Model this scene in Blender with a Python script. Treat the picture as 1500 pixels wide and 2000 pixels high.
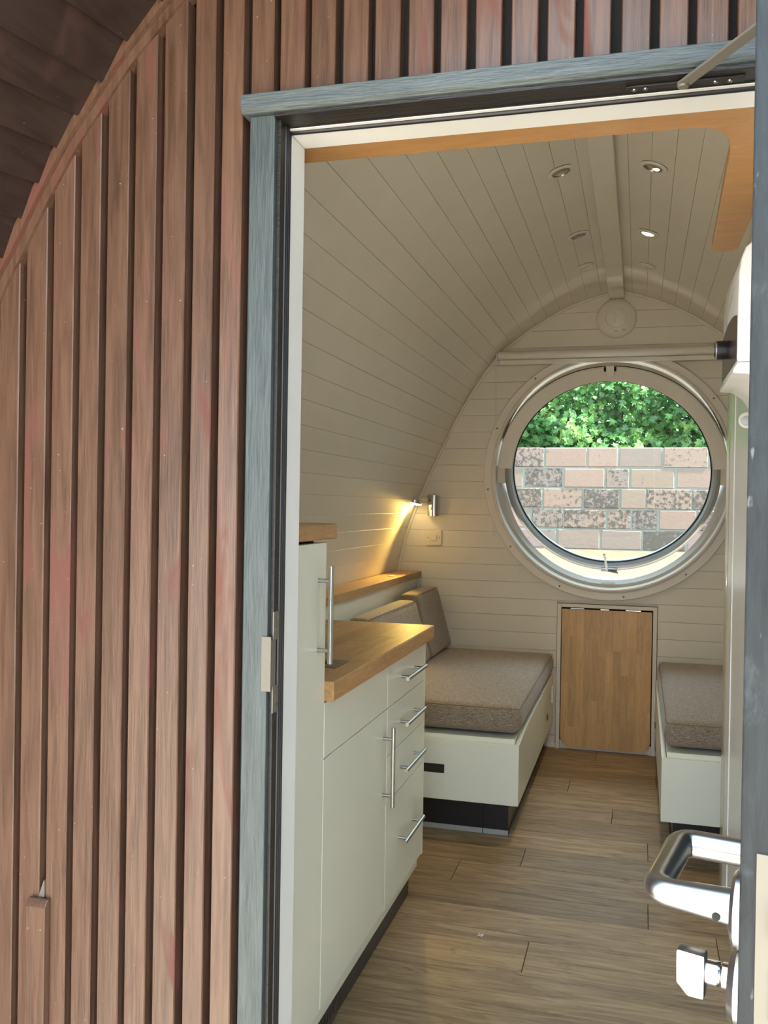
import bpy, bmesh, math, random
from mathutils import Vector, Matrix
random.seed(7)
PI = math.pi
S = bpy.context.scene
for o in list(bpy.data.objects): bpy.data.objects.remove(o)

# ------------------------------------------------------------------ camera
def make_camera():
    yaw, pit, roll = 0.26995, 0.0077024, -0.0159105
    f = Vector((-math.sin(yaw), math.cos(yaw), 0)); r = Vector((math.cos(yaw), math.sin(yaw), 0)); d = Vector((0, 0, -1))
    f2 = f*math.cos(pit) + d*math.sin(pit); d2 = d*math.cos(pit) - f*math.sin(pit)
    r3 = r*math.cos(roll) + d2*math.sin(roll); d3 = d2*math.cos(roll) - r*math.sin(roll)
    cam = bpy.data.cameras.new('camera'); co = bpy.data.objects.new('camera', cam); S.collection.objects.link(co)
    m = Matrix((r3, -d3, -f2)).transposed().to_4x4(); m.translation = Vector((0, 0, 1.32)); co.matrix_world = m
    cam.sensor_fit = 'VERTICAL'; cam.sensor_height = 24.0; cam.sensor_width = 18.0
    cam.lens = 1801.85/2000*24.0; cam.clip_start = 0.02; cam.clip_end = 300
    S.camera = co
make_camera()

# ------------------------------------------------------------------ sky, sun, exposure
W = bpy.data.worlds.new('sky'); S.world = W; W.use_nodes = True
nt = W.node_tree; nt.nodes.clear()
out = nt.nodes.new('ShaderNodeOutputWorld'); bg = nt.nodes.new('ShaderNodeBackground')
tc = nt.nodes.new('ShaderNodeTexCoord'); sx = nt.nodes.new('ShaderNodeSeparateXYZ'); rp = nt.nodes.new('ShaderNodeValToRGB')
nt.links.new(tc.outputs['Generated'], sx.inputs[0]); nt.links.new(sx.outputs['Z'], rp.inputs[0])
rp.color_ramp.elements[0].position = 0.0; rp.color_ramp.elements[0].color = (0.84, 0.92, 1.0, 1)
rp.color_ramp.elements[1].position = 0.8; rp.color_ramp.elements[1].color = (0.58, 0.78, 1.0, 1)
nt.links.new(rp.outputs[0], bg.inputs[0]); nt.links.new(bg.outputs[0], out.inputs[0])
bg.inputs[1].default_value = 1.7
sun = bpy.data.lights.new('sun', 'SUN'); sun.energy = 11.0; sun.color = (1.0, 0.97, 0.91); sun.angle = math.radians(2.0)
so = bpy.data.objects.new('sun', sun); S.collection.objects.link(so)
so.rotation_euler = Vector((-0.62, 0.08, -0.95)).to_track_quat('-Z', 'Y').to_euler()
S.view_settings.view_transform = 'Standard'; S.view_settings.look = 'None'
S.view_settings.gamma = 1.0; S.view_settings.use_curve_mapping = False
S.view_settings.exposure = 1.74

# ------------------------------------------------------------------ materials
def srgb(r, g, b):
    def c(v):
        v /= 255.0
        return v/12.92 if v <= 0.04045 else ((v+0.055)/1.055)**2.4
    return (c(r), c(g), c(b), 1)
def newmat(name):
    m = bpy.data.materials.new(name); m.use_nodes = True; t = m.node_tree
    return m, t, t.nodes['Principled BSDF']
def N(t, typ, **k):
    n = t.nodes.new(typ)
    for a, v in k.items(): setattr(n, a, v)
    return n
def ramp(t, src, stops):
    r = N(t, 'ShaderNodeValToRGB'); e = r.color_ramp.elements
    e[0].position, e[0].color = stops[0]; e[1].position, e[1].color = stops[-1]
    for p, c in stops[1:-1]:
        q = e.new(p); q.color = c
    t.links.new(src, r.inputs[0]); return r
def mixc(t, fac, a, b, mode='MIX'):
    m = N(t, 'ShaderNodeMix', data_type='RGBA', blend_type=mode)
    for s, v in ((0, fac), (6, a), (7, b)):
        if isinstance(v, (int, float, tuple)): m.inputs[s].default_value = v
        else: t.links.new(v, m.inputs[s])
    return m.outputs[2]
def coords(t, scale=(1, 1, 1), shift=True):
    tc = N(t, 'ShaderNodeTexCoord'); mp = N(t, 'ShaderNodeMapping'); mp.inputs['Scale'].default_value = scale
    t.links.new(tc.outputs['Object'], mp.inputs['Vector'])
    if shift:
        oi = N(t, 'ShaderNodeObjectInfo'); ml = N(t, 'ShaderNodeMath', operation='MULTIPLY'); ml.inputs[1].default_value = 37.0
        t.links.new(oi.outputs['Random'], ml.inputs[0])
        cx = N(t, 'ShaderNodeCombineXYZ')
        for i in range(3): t.links.new(ml.outputs[0], cx.inputs[i])
        t.links.new(cx.outputs[0], mp.inputs['Location'])
    return mp.outputs[0]
def noise(t, vec, scale, detail=4, rough=0.55, dist=0.0):
    n = N(t, 'ShaderNodeTexNoise'); n.inputs['Scale'].default_value = scale; n.inputs['Detail'].default_value = detail
    n.inputs['Roughness'].default_value = rough; n.inputs['Distortion'].default_value = dist
    t.links.new(vec, n.inputs['Vector']); return n.outputs['Fac']
def bump(t, b, h, strength, dist=0.002):
    n = N(t, 'ShaderNodeBump'); n.inputs['Strength'].default_value = strength; n.inputs['Distance'].default_value = dist
    t.links.new(h, n.inputs['Height']); t.links.new(n.outputs[0], b.inputs['Normal'])
def tone(t, col, var):
    oi = N(t, 'ShaderNodeObjectInfo'); mr = N(t, 'ShaderNodeMapRange')
    mr.inputs[3].default_value = 1-var; mr.inputs[4].default_value = 1+var
    t.links.new(oi.outputs['Random'], mr.inputs[0])
    h = N(t, 'ShaderNodeHueSaturation'); t.links.new(mr.outputs[0], h.inputs['Value']); t.links.new(col, h.inputs['Color'])
    return h.outputs[0]
def paint(name, col, rough=0.5, mottle=0.04, scale=6, spec=0.5):
    m, t, b = newmat(name); v = coords(t)
    f = noise(t, v, scale, 5)
    c2 = tuple(max(0, x*(1-mottle*2)) for x in col[:3])+(1,)
    r = ramp(t, f, [(0.3, c2), (0.7, col)])
    t.links.new(r.outputs[0], b.inputs['Base Color']); b.inputs['Roughness'].default_value = rough
    b.inputs['Specular IOR Level'].default_value = spec
    f2 = noise(t, v, scale*40, 2); bump(t, b, f2, 0.04, 0.001)
    return m
def plain(name, col, rough=0.4, metal=0.0, spec=0.5):
    m, t, b = newmat(name); v = coords(t)
    f = noise(t, v, 25, 3); r = ramp(t, f, [(0.2, tuple(x*0.93 for x in col[:3])+(1,)), (0.8, col)])
    t.links.new(r.outputs[0], b.inputs['Base Color'])
    b.inputs['Roughness'].default_value = rough; b.inputs['Metallic'].default_value = metal
    b.inputs['Specular IOR Level'].default_value = spec
    return m
def wood(name, dark, light, scale, rough=0.45, var=0.12, bmp=0.1, coarse=7.0):
    m, t, b = newmat(name); v = coords(t, scale)
    f = noise(t, v, coarse, 8, 0.62, 0.9); r = ramp(t, f, [(0.28, dark), (0.52, tuple((a+c)/2 for a, c in zip(dark, light))), (0.72, light)])
    f2 = noise(t, v, coarse*6, 3, 0.6); c = mixc(t, 0.22, r.outputs[0], ramp(t, f2, [(0.35, dark), (0.65, light)]).outputs[0])
    c = tone(t, c, var) if var else c
    t.links.new(c, b.inputs['Base Color']); b.inputs['Roughness'].default_value = rough
    bump(t, b, f2, bmp, 0.002)
    return m
M = {}
M['ceil'] = paint('painted_board', (0.80, 0.745, 0.63, 1), 0.55, 0.02)
M['frame_white'] = paint('white_lacquer', (0.84, 0.86, 0.84, 1), 0.3, 0.01)
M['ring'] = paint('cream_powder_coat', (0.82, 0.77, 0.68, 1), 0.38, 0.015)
M['ring_shaded'] = paint('cream_powder_coat_shaded', (0.64, 0.60, 0.51, 1), 0.5, 0.015)  # same coat as the ring, darkened: the reveal's shade is in the colour
M['cab'] = paint('cream_cabinet_lacquer', (0.85, 0.87, 0.75, 1), 0.28, 0.008)
M['beige_gloss'] = paint('beige_gloss', (0.62, 0.57, 0.45, 1), 0.16, 0.02)
M['blackp'] = plain('black_plinth', (0.018, 0.018, 0.022, 1), 0.3)
M['black'] = plain('black_rubber', (0.010, 0.011, 0.014, 1), 0.35)
M['dark'] = plain('dark_gap', (0.012, 0.009, 0.008, 1), 0.8)
M['steel'] = plain('brushed_steel', (0.47, 0.47, 0.455, 1), 0.28, 1.0)
M['chrome'] = plain('chrome', (0.70, 0.70, 0.70, 1), 0.12, 1.0)
M['alu'] = plain('grey_aluminium', (0.50, 0.52, 0.51, 1), 0.4, 0.5)
M['nickel'] = plain('satin_nickel', (0.165, 0.15, 0.118, 1), 0.5, 0.2)
M['dull'] = plain('dull_grey_metal', (0.22, 0.205, 0.17, 1), 0.55, 0.3)
M['brass'] = plain('brass', (0.55, 0.38, 0.15, 1), 0.3, 1.0)
M['plastic'] = plain('white_plastic', (0.80, 0.80, 0.78, 1), 0.3)
M['cream_plastic'] = plain('cream_plastic', (0.78, 0.72, 0.58, 1), 0.35)
M['heater_dark'] = plain('dark_brown_plastic', (0.045, 0.032, 0.026, 1), 0.25)
M['oak_x'] = wood('oak_grain_x', (0.37, 0.20, 0.075, 1), (0.60, 0.36, 0.16, 1), (1.0, 9, 9), 0.32, 0.13, 0.05)
M['oak_y'] = wood('oak_grain_y', (0.37, 0.20, 0.075, 1), (0.60, 0.36, 0.16, 1), (9, 1.0, 9), 0.42, 0.20, 0.05)
M['oak_z'] = wood('oak_grain_z', (0.50, 0.285, 0.105, 1), (0.74, 0.465, 0.205, 1), (9, 9, 0.9), 0.42, 0.13, 0.05)
M['pelmet'] = wood('pelmet_wood', (0.40, 0.20, 0.065, 1), (0.53, 0.29, 0.11, 1), (1.2, 5, 9), 0.42, 0.05, 0.04)

def floor_mat():
    m, t, b = newmat('oak_vinyl_plank'); v = coords(t, (0.9, 9, 9))
    f = noise(t, v, 4.0, 9, 0.65, 1.2)
    r = ramp(t, f, [(0.25, (0.13, 0.082, 0.045, 1)), (0.45, (0.31, 0.21, 0.115, 1)), (0.58, (0.42, 0.30, 0.17, 1)), (0.78, (0.52, 0.39, 0.235, 1))])
    v2 = coords(t, (2.2, 6, 6)); k = noise(t, v2, 2.6, 5, 0.6, 2.0)
    kr = ramp(t, k, [(0.60, (1, 1, 1, 1)), (0.72, (0.50, 0.45, 0.41, 1))])
    c = mixc(t, 0.75, r.outputs[0], kr.outputs[0], 'MULTIPLY')
    c = tone(t, c, 0.19)
    t.links.new(c, b.inputs['Base Color']); b.inputs['Roughness'].default_value = 0.52; b.inputs['Specular IOR Level'].default_value = 0.35
    bump(t, b, noise(t, v, 26, 3), 0.12, 0.002); return m
M['floor'] = floor_mat()

def batten_mat(name, dark, mid, red, axis=(9, 9, 0.55), rough=0.42):
    m, t, b = newmat(name); v = coords(t, axis)
    g = noise(t, v, 9, 7, 0.65, 0.6)
    r = ramp(t, g, [(0.3, dark), (0.6, mid)])
    v2 = coords(t, (7, 7, 1.6)); p = noise(t, v2, 1.7, 4, 0.55, 0.8)
    pr = ramp(t, p, [(0.57, (0, 0, 0, 1)), (0.66, (1, 1, 1, 1))])
    c = mixc(t, pr.outputs[0], r.outputs[0], red); c = tone(t, c, 0.10)
    sp = noise(t, coords(t, (1, 1, 1)), 160, 1); spr = ramp(t, sp, [(0.79, (0, 0, 0, 1)), (0.81, (0.5, 0.5, 0.5, 1))])
    c = mixc(t, spr.outputs[0], c, (0.45, 0.36, 0.30, 1))
    t.links.new(c, b.inputs['Base Color'])
    rr = ramp(t, p, [(0.57, (rough-0.12,)*3+(1,)), (0.66, (0.7, 0.7, 0.7, 1))]); t.links.new(rr.outputs[0], b.inputs['Roughness'])
    bump(t, b, noise(t, v, 22, 4), 0.25, 0.002); return m
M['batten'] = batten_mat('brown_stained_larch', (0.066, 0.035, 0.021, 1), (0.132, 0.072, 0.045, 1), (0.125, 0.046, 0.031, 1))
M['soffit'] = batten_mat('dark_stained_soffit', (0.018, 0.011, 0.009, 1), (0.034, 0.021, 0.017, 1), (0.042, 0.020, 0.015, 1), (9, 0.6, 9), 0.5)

def grey_mat(name, a, b_, axis, rough, bm=0.5, spec=0.5):
    m, t, b = newmat(name); v = coords(t, axis)
    f = noise(t, v, 12, 6, 0.65, 0.5); r = ramp(t, f, [(0.3, a), (0.7, b_)])
    t.links.new(r.outputs[0], b.inputs['Base Color']); b.inputs['Roughness'].default_value = rough; b.inputs['Specular IOR Level'].default_value = spec
    bump(t, b, noise(t, v, 30, 4), bm, 0.003); return m
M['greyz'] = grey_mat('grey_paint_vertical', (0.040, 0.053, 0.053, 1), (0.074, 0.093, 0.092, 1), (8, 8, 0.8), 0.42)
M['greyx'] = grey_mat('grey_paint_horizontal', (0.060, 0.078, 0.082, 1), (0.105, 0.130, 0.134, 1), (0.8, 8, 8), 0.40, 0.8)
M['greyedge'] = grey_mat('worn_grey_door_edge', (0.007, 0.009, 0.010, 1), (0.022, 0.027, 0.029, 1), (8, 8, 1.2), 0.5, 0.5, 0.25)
def scuffed(m):
    t = m.node_tree; b = t.nodes['Principled BSDF']; l = b.inputs['Base Color'].links[0].from_socket
    p = noise(t, coords(t, (5, 5, 1.5)), 4.0, 8, 0.7, 1.5); pr = ramp(t, p, [(0.56, (0, 0, 0, 1)), (0.74, (0.8, 0.8, 0.8, 1))])
    q = noise(t, coords(t, (40, 40, 14)), 3.0, 2, 0.5); qr = ramp(t, q, [(0.70, (0, 0, 0, 1)), (0.74, (0.5, 0.5, 0.5, 1))])
    c = mixc(t, pr.outputs[0], l, (0.060, 0.072, 0.076, 1)); c = mixc(t, qr.outputs[0], c, (0.16, 0.18, 0.18, 1))
    t.links.new(c, b.inputs['Base Color'])
scuffed(M['greyedge'])
M['darkwood'] = grey_mat('dark_brown_lintel', (0.008, 0.0065, 0.0055, 1), (0.020, 0.017, 0.014, 1), (1, 8, 8), 0.4)

def fabric_mat():
    m, t, b = newmat('taupe_woven_fabric')
    f = noise(t, coords(t, (60, 420, 420)), 1.0, 2, 0.7); g = noise(t, coords(t, (420, 60, 420)), 1.0, 2, 0.7)
    ad = N(t, 'ShaderNodeMath', operation='ADD'); t.links.new(f, ad.inputs[0]); t.links.new(g, ad.inputs[1])
    hf = N(t, 'ShaderNodeMath', operation='MULTIPLY'); hf.inputs[1].default_value = 0.5; t.links.new(ad.outputs[0], hf.inputs[0])
    r = ramp(t, hf.outputs[0], [(0.38, (0.110, 0.082, 0.061, 1)), (0.62, (0.43, 0.35, 0.265, 1))])
    t.links.new(r.outputs[0], b.inputs['Base Color']); b.inputs['Roughness'].default_value = 0.85
    b.inputs['Sheen Weight'].default_value = 0.2; b.inputs['Sheen Roughness'].default_value = 0.5
    bump(t, b, hf.outputs[0], 0.5, 0.001); return m
M['fabric'] = fabric_mat()
M['piping'] = plain('dark_taupe_piping', (0.16, 0.125, 0.10, 1), 0.8)

def block_mat():
    m, t, b = newmat('weathered_pink_block')
    oi = N(t, 'ShaderNodeObjectInfo')
    base = ramp(t, oi.outputs['Random'], [(0.0, (0.25, 0.165, 0.125, 1)), (0.35, (0.24, 0.145, 0.110, 1)), (0.6, (0.17, 0.135, 0.125, 1)), (1.0, (0.22, 0.15, 0.105, 1))])
    big = noise(t, coords(t, (5, 5, 5)), 1.0, 3); base2 = mixc(t, 0.35, base.outputs[0], ramp(t, big, [(0.3, (0.165, 0.145, 0.135, 1)), (0.7, (0.235, 0.15, 0.12, 1))]).outputs[0])
    sp = noise(t, coords(t, (1, 1, 1)), 26, 7, 0.75)
    md = N(t, 'ShaderNodeMath', operation='FRACT'); mm = N(t, 'ShaderNodeMath', operation='MULTIPLY'); mm.inputs[1].default_value = 7.3
    t.links.new(oi.outputs['Random'], mm.inputs[0]); t.links.new(mm.outputs[0], md.inputs[0])
    ofs = N(t, 'ShaderNodeMapRange'); ofs.inputs[3].default_value = -0.16; ofs.inputs[4].default_value = 0.13
    t.links.new(md.outputs[0], ofs.inputs[0])
    ad = N(t, 'ShaderNodeMath', operation='ADD'); t.links.new(sp, ad.inputs[0]); t.links.new(ofs.outputs[0], ad.inputs[1])
    sr = ramp(t, ad.outputs[0], [(0.53, (0, 0, 0, 1)), (0.57, (1, 1, 1, 1))])
    c = mixc(t, sr.outputs[0], base2, (0.075, 0.060, 0.050, 1))
    t.links.new(c, b.inputs['Base Color']); b.inputs['Roughness'].default_value = 0.9
    bump(t, b, sp, 0.4, 0.006); return m
M['block'] = block_mat()
M['mortar'] = paint('grey_mortar', (0.20, 0.21, 0.185, 1), 0.9, 0.08, 9)
M['gravel'] = paint('pale_gravel', (0.54, 0.45, 0.345, 1), 0.9, 0.2, 30)
M['bank'] = paint('pale_yellow_ground', (0.085, 0.068, 0.036, 1), 0.9, 0.15, 9)
M['board_old'] = wood('weathered_timber', (0.13, 0.09, 0.05, 1), (0.20, 0.15, 0.085, 1), (1, 9, 9), 0.7)
M['tarp'] = plain('blue_grey_tarpaulin', (0.16, 0.18, 0.26, 1), 0.5)

def leaf_mat():
    m, t, b = newmat('sunlit_leaf'); v = coords(t)
    f = noise(t, v, 3.5, 4, 0.6)
    r = ramp(t, f, [(0.30, (0.035, 0.105, 0.035, 1)), (0.46, (0.085, 0.23, 0.065, 1)), (0.60, (0.19, 0.37, 0.10, 1)), (0.74, (0.36, 0.42, 0.07, 1)), (0.84, (0.45, 0.26, 0.04, 1))])
    c = tone(t, r.outputs[0], 0.25)
    t.links.new(c, b.inputs['Base Color']); b.inputs['Roughness'].default_value = 0.26
    tr = N(t, 'ShaderNodeBsdfTranslucent'); t.links.new(c, tr.inputs[0])
    mx = N(t, 'ShaderNodeMixShader'); mx.inputs[0].default_value = 0.35
    t.links.new(b.outputs[0], mx.inputs[1]); t.links.new(tr.outputs[0], mx.inputs[2])
    t.links.new(mx.outputs[0], t.nodes['Material Output'].inputs[0]); return m
M['leaf'] = leaf_mat()
M['stem'] = plain('brown_twig', (0.10, 0.065, 0.04, 1), 0.8)

def glass_mat():
    m, t, b = newmat('window_glass'); t.nodes.remove(b)
    a = N(t, 'ShaderNodeBsdfTransparent'); a.inputs[0].default_value = (0.94, 0.985, 0.965, 1)
    g = N(t, 'ShaderNodeBsdfGlossy'); g.inputs['Roughness'].default_value = 0.02
    fr = N(t, 'ShaderNodeFresnel'); fr.inputs[0].default_value = 1.45
    mx = N(t, 'ShaderNodeMixShader'); t.links.new(fr.outputs[0], mx.inputs[0])
    t.links.new(a.outputs[0], mx.inputs[1]); t.links.new(g.outputs[0], mx.inputs[2])
    t.links.new(mx.outputs[0], t.nodes['Material Output'].inputs[0]); return m
M['glass'] = glass_mat()
def emit(name, col, s):
    m, t, b = newmat(name); b.inputs['Base Color'].default_value = (0.8, 0.8, 0.75, 1)
    b.inputs['Emission Color'].default_value = col; b.inputs['Emission Strength'].default_value = s
    v = coords(t); f = noise(t, v, 40, 2); r = ramp(t, f, [(0.2, tuple(x*0.95 for x in col[:3])+(1,)), (0.8, col)])
    t.links.new(r.outputs[0], b.inputs['Emission Color']); return m
M['lit'] = emit('lit_lamp', (1.0, 0.83, 0.50, 1), 4.0)
M['lit_wall'] = emit('lit_wall_lamp', (1.0, 0.78, 0.36, 1), 6.5)
M['lit_dim'] = emit('lit_lamp_dim', (1.0, 0.85, 0.40, 1), 0.8)
M['lens'] = plain('unlit_lamp_reflector', (0.55, 0.52, 0.42, 1), 0.25, 0.6)

# ------------------------------------------------------------------ builders
OFF = {}
class MB:
    def __init__(s): s.v = []; s.f = []
    def add(s, vs, fs):
        n = len(s.v); s.v += [tuple(p) for p in vs]; s.f += [tuple(i+n for i in f) for f in fs]; return s
    def box(s, x0, x1, y0, y1, z0, z1):
        return s.add([(x0,y0,z0),(x1,y0,z0),(x1,y1,z0),(x0,y1,z0),(x0,y0,z1),(x1,y0,z1),(x1,y1,z1),(x0,y1,z1)],
                     [(0,3,2,1),(4,5,6,7),(0,1,5,4),(1,2,6,5),(2,3,7,6),(3,0,4,7)])
    def prism(s, poly, vec):     # poly: 3D points, extruded by vec
        n = len(poly); v = Vector(vec); q = [tuple(Vector(p)+v) for p in poly]
        return s.add(list(poly)+q, [tuple(range(n-1,-1,-1)), tuple(range(n, 2*n))]+[(i,(i+1)%n,(i+1)%n+n,i+n) for i in range(n)])
    def tube(s, pts, r, n=12, caps=True):
        pts = [Vector(p) for p in pts]; rings = []; rr = r if isinstance(r, (list, tuple)) else [r]*len(pts)
        t0 = (pts[1]-pts[0]).normalized(); up = Vector((0,0,1)) if abs(t0.z) < 0.9 else Vector((0,1,0))
        a = t0.cross(up).normalized()
        for i, p in enumerate(pts):
            t = (pts[min(i+1,len(pts)-1)]-pts[max(i-1,0)]).normalized()
            a = (a - t*a.dot(t)).normalized(); b = t.cross(a)
            rings.append([p + (a*math.cos(2*PI*k/n) + b*math.sin(2*PI*k/n))*rr[i] for k in range(n)])
        vs = [q for R in rings for q in R]; fs = []
        for i in range(len(pts)-1):
            for k in range(n): fs.append((i*n+k, i*n+(k+1)%n, (i+1)*n+(k+1)%n, (i+1)*n+k))
        if caps: fs += [tuple(range(n-1,-1,-1)), tuple(range((len(pts)-1)*n, len(pts)*n))]
        return s.add(vs, fs)
    def lathe(s, c, axis, prof, n=48, a0=0.0, a1=2*PI, closed=False):
        c = Vector(c); ax = Vector(axis).normalized()
        u = ax.cross(Vector((0,0,1))) if abs(ax.z) < 0.9 else Vector((1,0,0)); u.normalize(); w = ax.cross(u)
        full = abs(a1-a0-2*PI) < 1e-6; m = n if full else n+1; P = len(prof); vs = []; fs = []
        for i in range(m):
            a = a0+(a1-a0)*i/n
            for r, h in prof: vs.append(c + ax*h + (u*math.cos(a)+w*math.sin(a))*r)
        for i in range(n):
            j = (i+1) % m
            for k in range(P if closed else P-1):
                l = (k+1) % P; fs.append((i*P+k, i*P+l, j*P+l, j*P+k))
        if closed and not full: fs += [tuple(range(P)), tuple(range((m-1)*P+P-1, (m-1)*P-1, -1))]
        return s.add(vs, fs)
    def xform(s, mat):
        s.v = [tuple(mat @ Vector(p)) for p in s.v]; return s
def link(o): S.collection.objects.link(o); return o
def obj(name, mb, mat, parent=None, bevel=0.0, smooth=False, seg=2, label=None, kind=None):
    off = OFF.get(parent.name, Vector((0,0,0))) if parent else Vector((0,0,0))
    me = bpy.data.meshes.new(name); me.from_pydata([tuple(Vector(p)-off) for p in mb.v], [], mb.f); me.update()
    bm = bmesh.new(); bm.from_mesh(me); bmesh.ops.remove_doubles(bm, verts=bm.verts, dist=1e-6)
    bmesh.ops.recalc_face_normals(bm, faces=bm.faces)
    if bevel:
        es = [e for e in bm.edges if len(e.link_faces) == 2 and e.calc_face_angle(0) > 0.6]
        bmesh.ops.bevel(bm, geom=es, offset=bevel, segments=seg, affect='EDGES', profile=0.5, clamp_overlap=True)
    bm.to_mesh(me); bm.free()
    if smooth:
        for p in me.polygons: p.use_smooth = True
        try: me.set_sharp_from_angle(angle=math.radians(38))
        except Exception: pass
    me.materials.append(M[mat] if isinstance(mat, str) else mat)
    o = link(bpy.data.objects.new(name, me))
    if parent: o.parent = parent; OFF[o.name] = off
    if label: o['label'] = label
    if kind: o['kind'] = kind
    return o
def thing(name, label, cat, loc=(0,0,0), group=None, kind=None):
    o = link(bpy.data.objects.new(name, None)); o.location = loc; o.empty_display_size = 0.05; OFF[o.name] = Vector(loc)
    if label: o['label'] = label
    if cat: o['category'] = cat
    if group: o['group'] = group
    if kind: o['kind'] = kind
    return o
def tag(o, label, cat, group=None):
    o['label'] = label; o['category'] = cat
    if group: o['group'] = group
    return o
def struct(name, loc=(0,0,0), label=None): return thing(name, label, None, loc, None, 'structure')
def B(*a): return MB().box(*a)
def arcpts(cx, cy, r, a0, a1, n): return [(cx+r*math.cos(a0+(a1-a0)*i/n), cy+r*math.sin(a0+(a1-a0)*i/n)) for i in range(n+1)]

# ------------------------------------------------------------------ pod cross-section (teardrop arch)
CX = -0.137
LP = [(-0.137,2.497),(-0.183,2.489),(-0.2992,2.4581),(-0.4359,2.4023),(-0.5882,2.315),(-0.7708,2.1728),(-0.8982,2.0035),(-0.9979,1.8374),
      (-1.0981,1.6345),(-1.1846,1.4442),(-1.2714,1.2226),(-1.3145,1.0742),(-1.345,0.93),(-1.388,0.65),(-1.405,0.35),(-1.40,0.0),(-1.38,-0.12)]
def spline(P, sub=8):
    out = []
    for i in range(len(P)-1):
        p0, p1, p2, p3 = P[max(i-1,0)], P[i], P[i+1], P[min(i+2,len(P)-1)]
        for k in range(sub):
            t = k/sub
            out.append(tuple(0.5*((2*b)+(-a+c)*t+(2*a-5*b+4*c-d)*t*t+(-a+3*b-3*c+d)*t**3) for a, b, c, d in zip(p0,p1,p2,p3)))
    return out+[P[-1]]
PROF = spline(LP)
ARC = [0.0]
for a, b in zip(PROF, PROF[1:]): ARC.append(ARC[-1]+math.dist(a, b))
def at_arc(s):
    s = max(0, min(ARC[-1], s))
    for i in range(len(ARC)-1):
        if s <= ARC[i+1]:
            t = (s-ARC[i])/(ARC[i+1]-ARC[i]); return tuple(a+(b-a)*t for a, b in zip(PROF[i], PROF[i+1]))
def half_w(z):      # half width of the arch at height z
    for a, b in zip(PROF, PROF[1:]):
        if (a[1]-z)*(b[1]-z) <= 0 and a[1] != b[1]:
            t = (a[1]-z)/(a[1]-b[1]); return CX-(a[0]+(b[0]-a[0])*t)
    return 0.0 if z > 2.4 else 1.26
def offset_profile(d):
    out = []
    for i, p in enumerate(PROF):
        a, b = PROF[max(i-1,0)], PROF[min(i+1,len(PROF)-1)]
        tx, tz = b[0]-a[0], b[1]-a[1]; l = math.hypot(tx, tz)
        n = (tz/l, -tx/l) if i else (0, 1)
        out.append((p[0]+n[0]*d, p[1]+n[1]*d))
    return out
YI, YB, YF = 1.51, 5.15, 1.40      # inner face of front wall, inner face of back wall, face of outer cladding

# ------------------------------------------------------------------ floor
fl = struct('floor')
obj('subfloor', B(-1.42, 1.14, YI-0.14, 5.30, -0.06, -0.012), 'dark', fl)
joints = {-6:[-0.75,0.45],-5:[-0.30,0.8],-4:[-0.9,0.25],-3:[0.05,-1.15],-2:[-0.62,0.55],-1:[-0.40,0.8],0:[0.054,-1.1],1:[-0.75,0.45],2:[-0.09,-1.2],3:[-0.55,0.6],4:[-0.30,0.9],5:[0.1,-1.1],6:[-0.65,0.5],7:[-0.2,0.95],8:[0.0,-1.1]}
k = -11
for k in range(-11, 9):
    y0 = 3.59+0.193*k; y1 = min(y0+0.193, YB)
    if y1 < YI-0.13 or y0 >= YB-0.01: continue
    xs = sorted([-1.41]+joints.get(k, [-0.5+0.37*(k % 3), 0.7])+[1.13])
    for a, b in zip(xs, xs[1:]):
        obj('plank', B(a+0.0010, b-0.0010, max(y0,YI-0.13)+0.0010, y1-0.0010, -0.012, random.uniform(-0.0006,0.0)), 'floor', fl, 0.0008, seg=1)

# ------------------------------------------------------------------ vaulted ceiling: boards along the pod
ce = struct('ceiling')
pitch = 0.0855; T = 0.011
for side in (-1, 1):
    s = 0.083; first = True; edges = [0.0, 0.083]
    while edges[-1] < ARC[-1]-0.05: edges.append(edges[-1]+ (0.0775 if edges[-1] < 0.5 else 0.0855))
    for a, b in zip(edges, edges[1:]):
        sub = 3; ps = [at_arc(a+0.0004+(b-a-0.0008)*i/sub) for i in range(sub+1)]
        nx, nz = ps[-1][1]-ps[0][1], -(ps[-1][0]-ps[0][0]); l = math.hypot(nx, nz); nx, nz = nx/l*T, nz/l*T
        loop = ps+[(p[0]+nx, p[1]+nz) for p in reversed(ps)]
        if side > 0: loop = [(2*CX-x, z) for x, z in loop]
        obj('plank', MB().prism([(x, YI, z) for x, z in loop], (0, YB-YI, 0)), 'ceil', ce, 0.0006, True, 1)
# shell behind the boards (outer skin)
inner = offset_profile(0.014); outer = offset_profile(0.075)
m = MB()
for i in range(len(PROF)-1):
    for sd in (-1, 1):
        g = lambda p: (p[0] if sd < 0 else 2*CX-p[0], p[1])
        q = [g(inner[i]), g(inner[i+1]), g(outer[i+1]), g(outer[i])]
        m.prism([(x, YF+0.02, z) for x, z in q], (0, 5.31-YF-0.02, 0))
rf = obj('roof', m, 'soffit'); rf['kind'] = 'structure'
# ridge beam and bead along the back arch
rb = obj('trim_1', B(CX-0.040, CX+0.040, YI+0.01, YB-0.002, 2.452, 2.50), 'ceil', None, 0.003); rb['kind'] = 'structure'
m = MB()
for sd in (-1, 1):
    pts = []
    for i in range(0, 70):
        x, z = at_arc(0.045+i*(ARC[-1]-0.25)/69); x = x+0.006; z -= 0.004
        pts.append((x if sd < 0 else 2*CX-x, YB-0.006, z))
    m.tube(pts, 0.008, 8)
o = obj('trim_2', m, 'ceil', None, 0, True); o['kind'] = 'structure'

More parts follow.
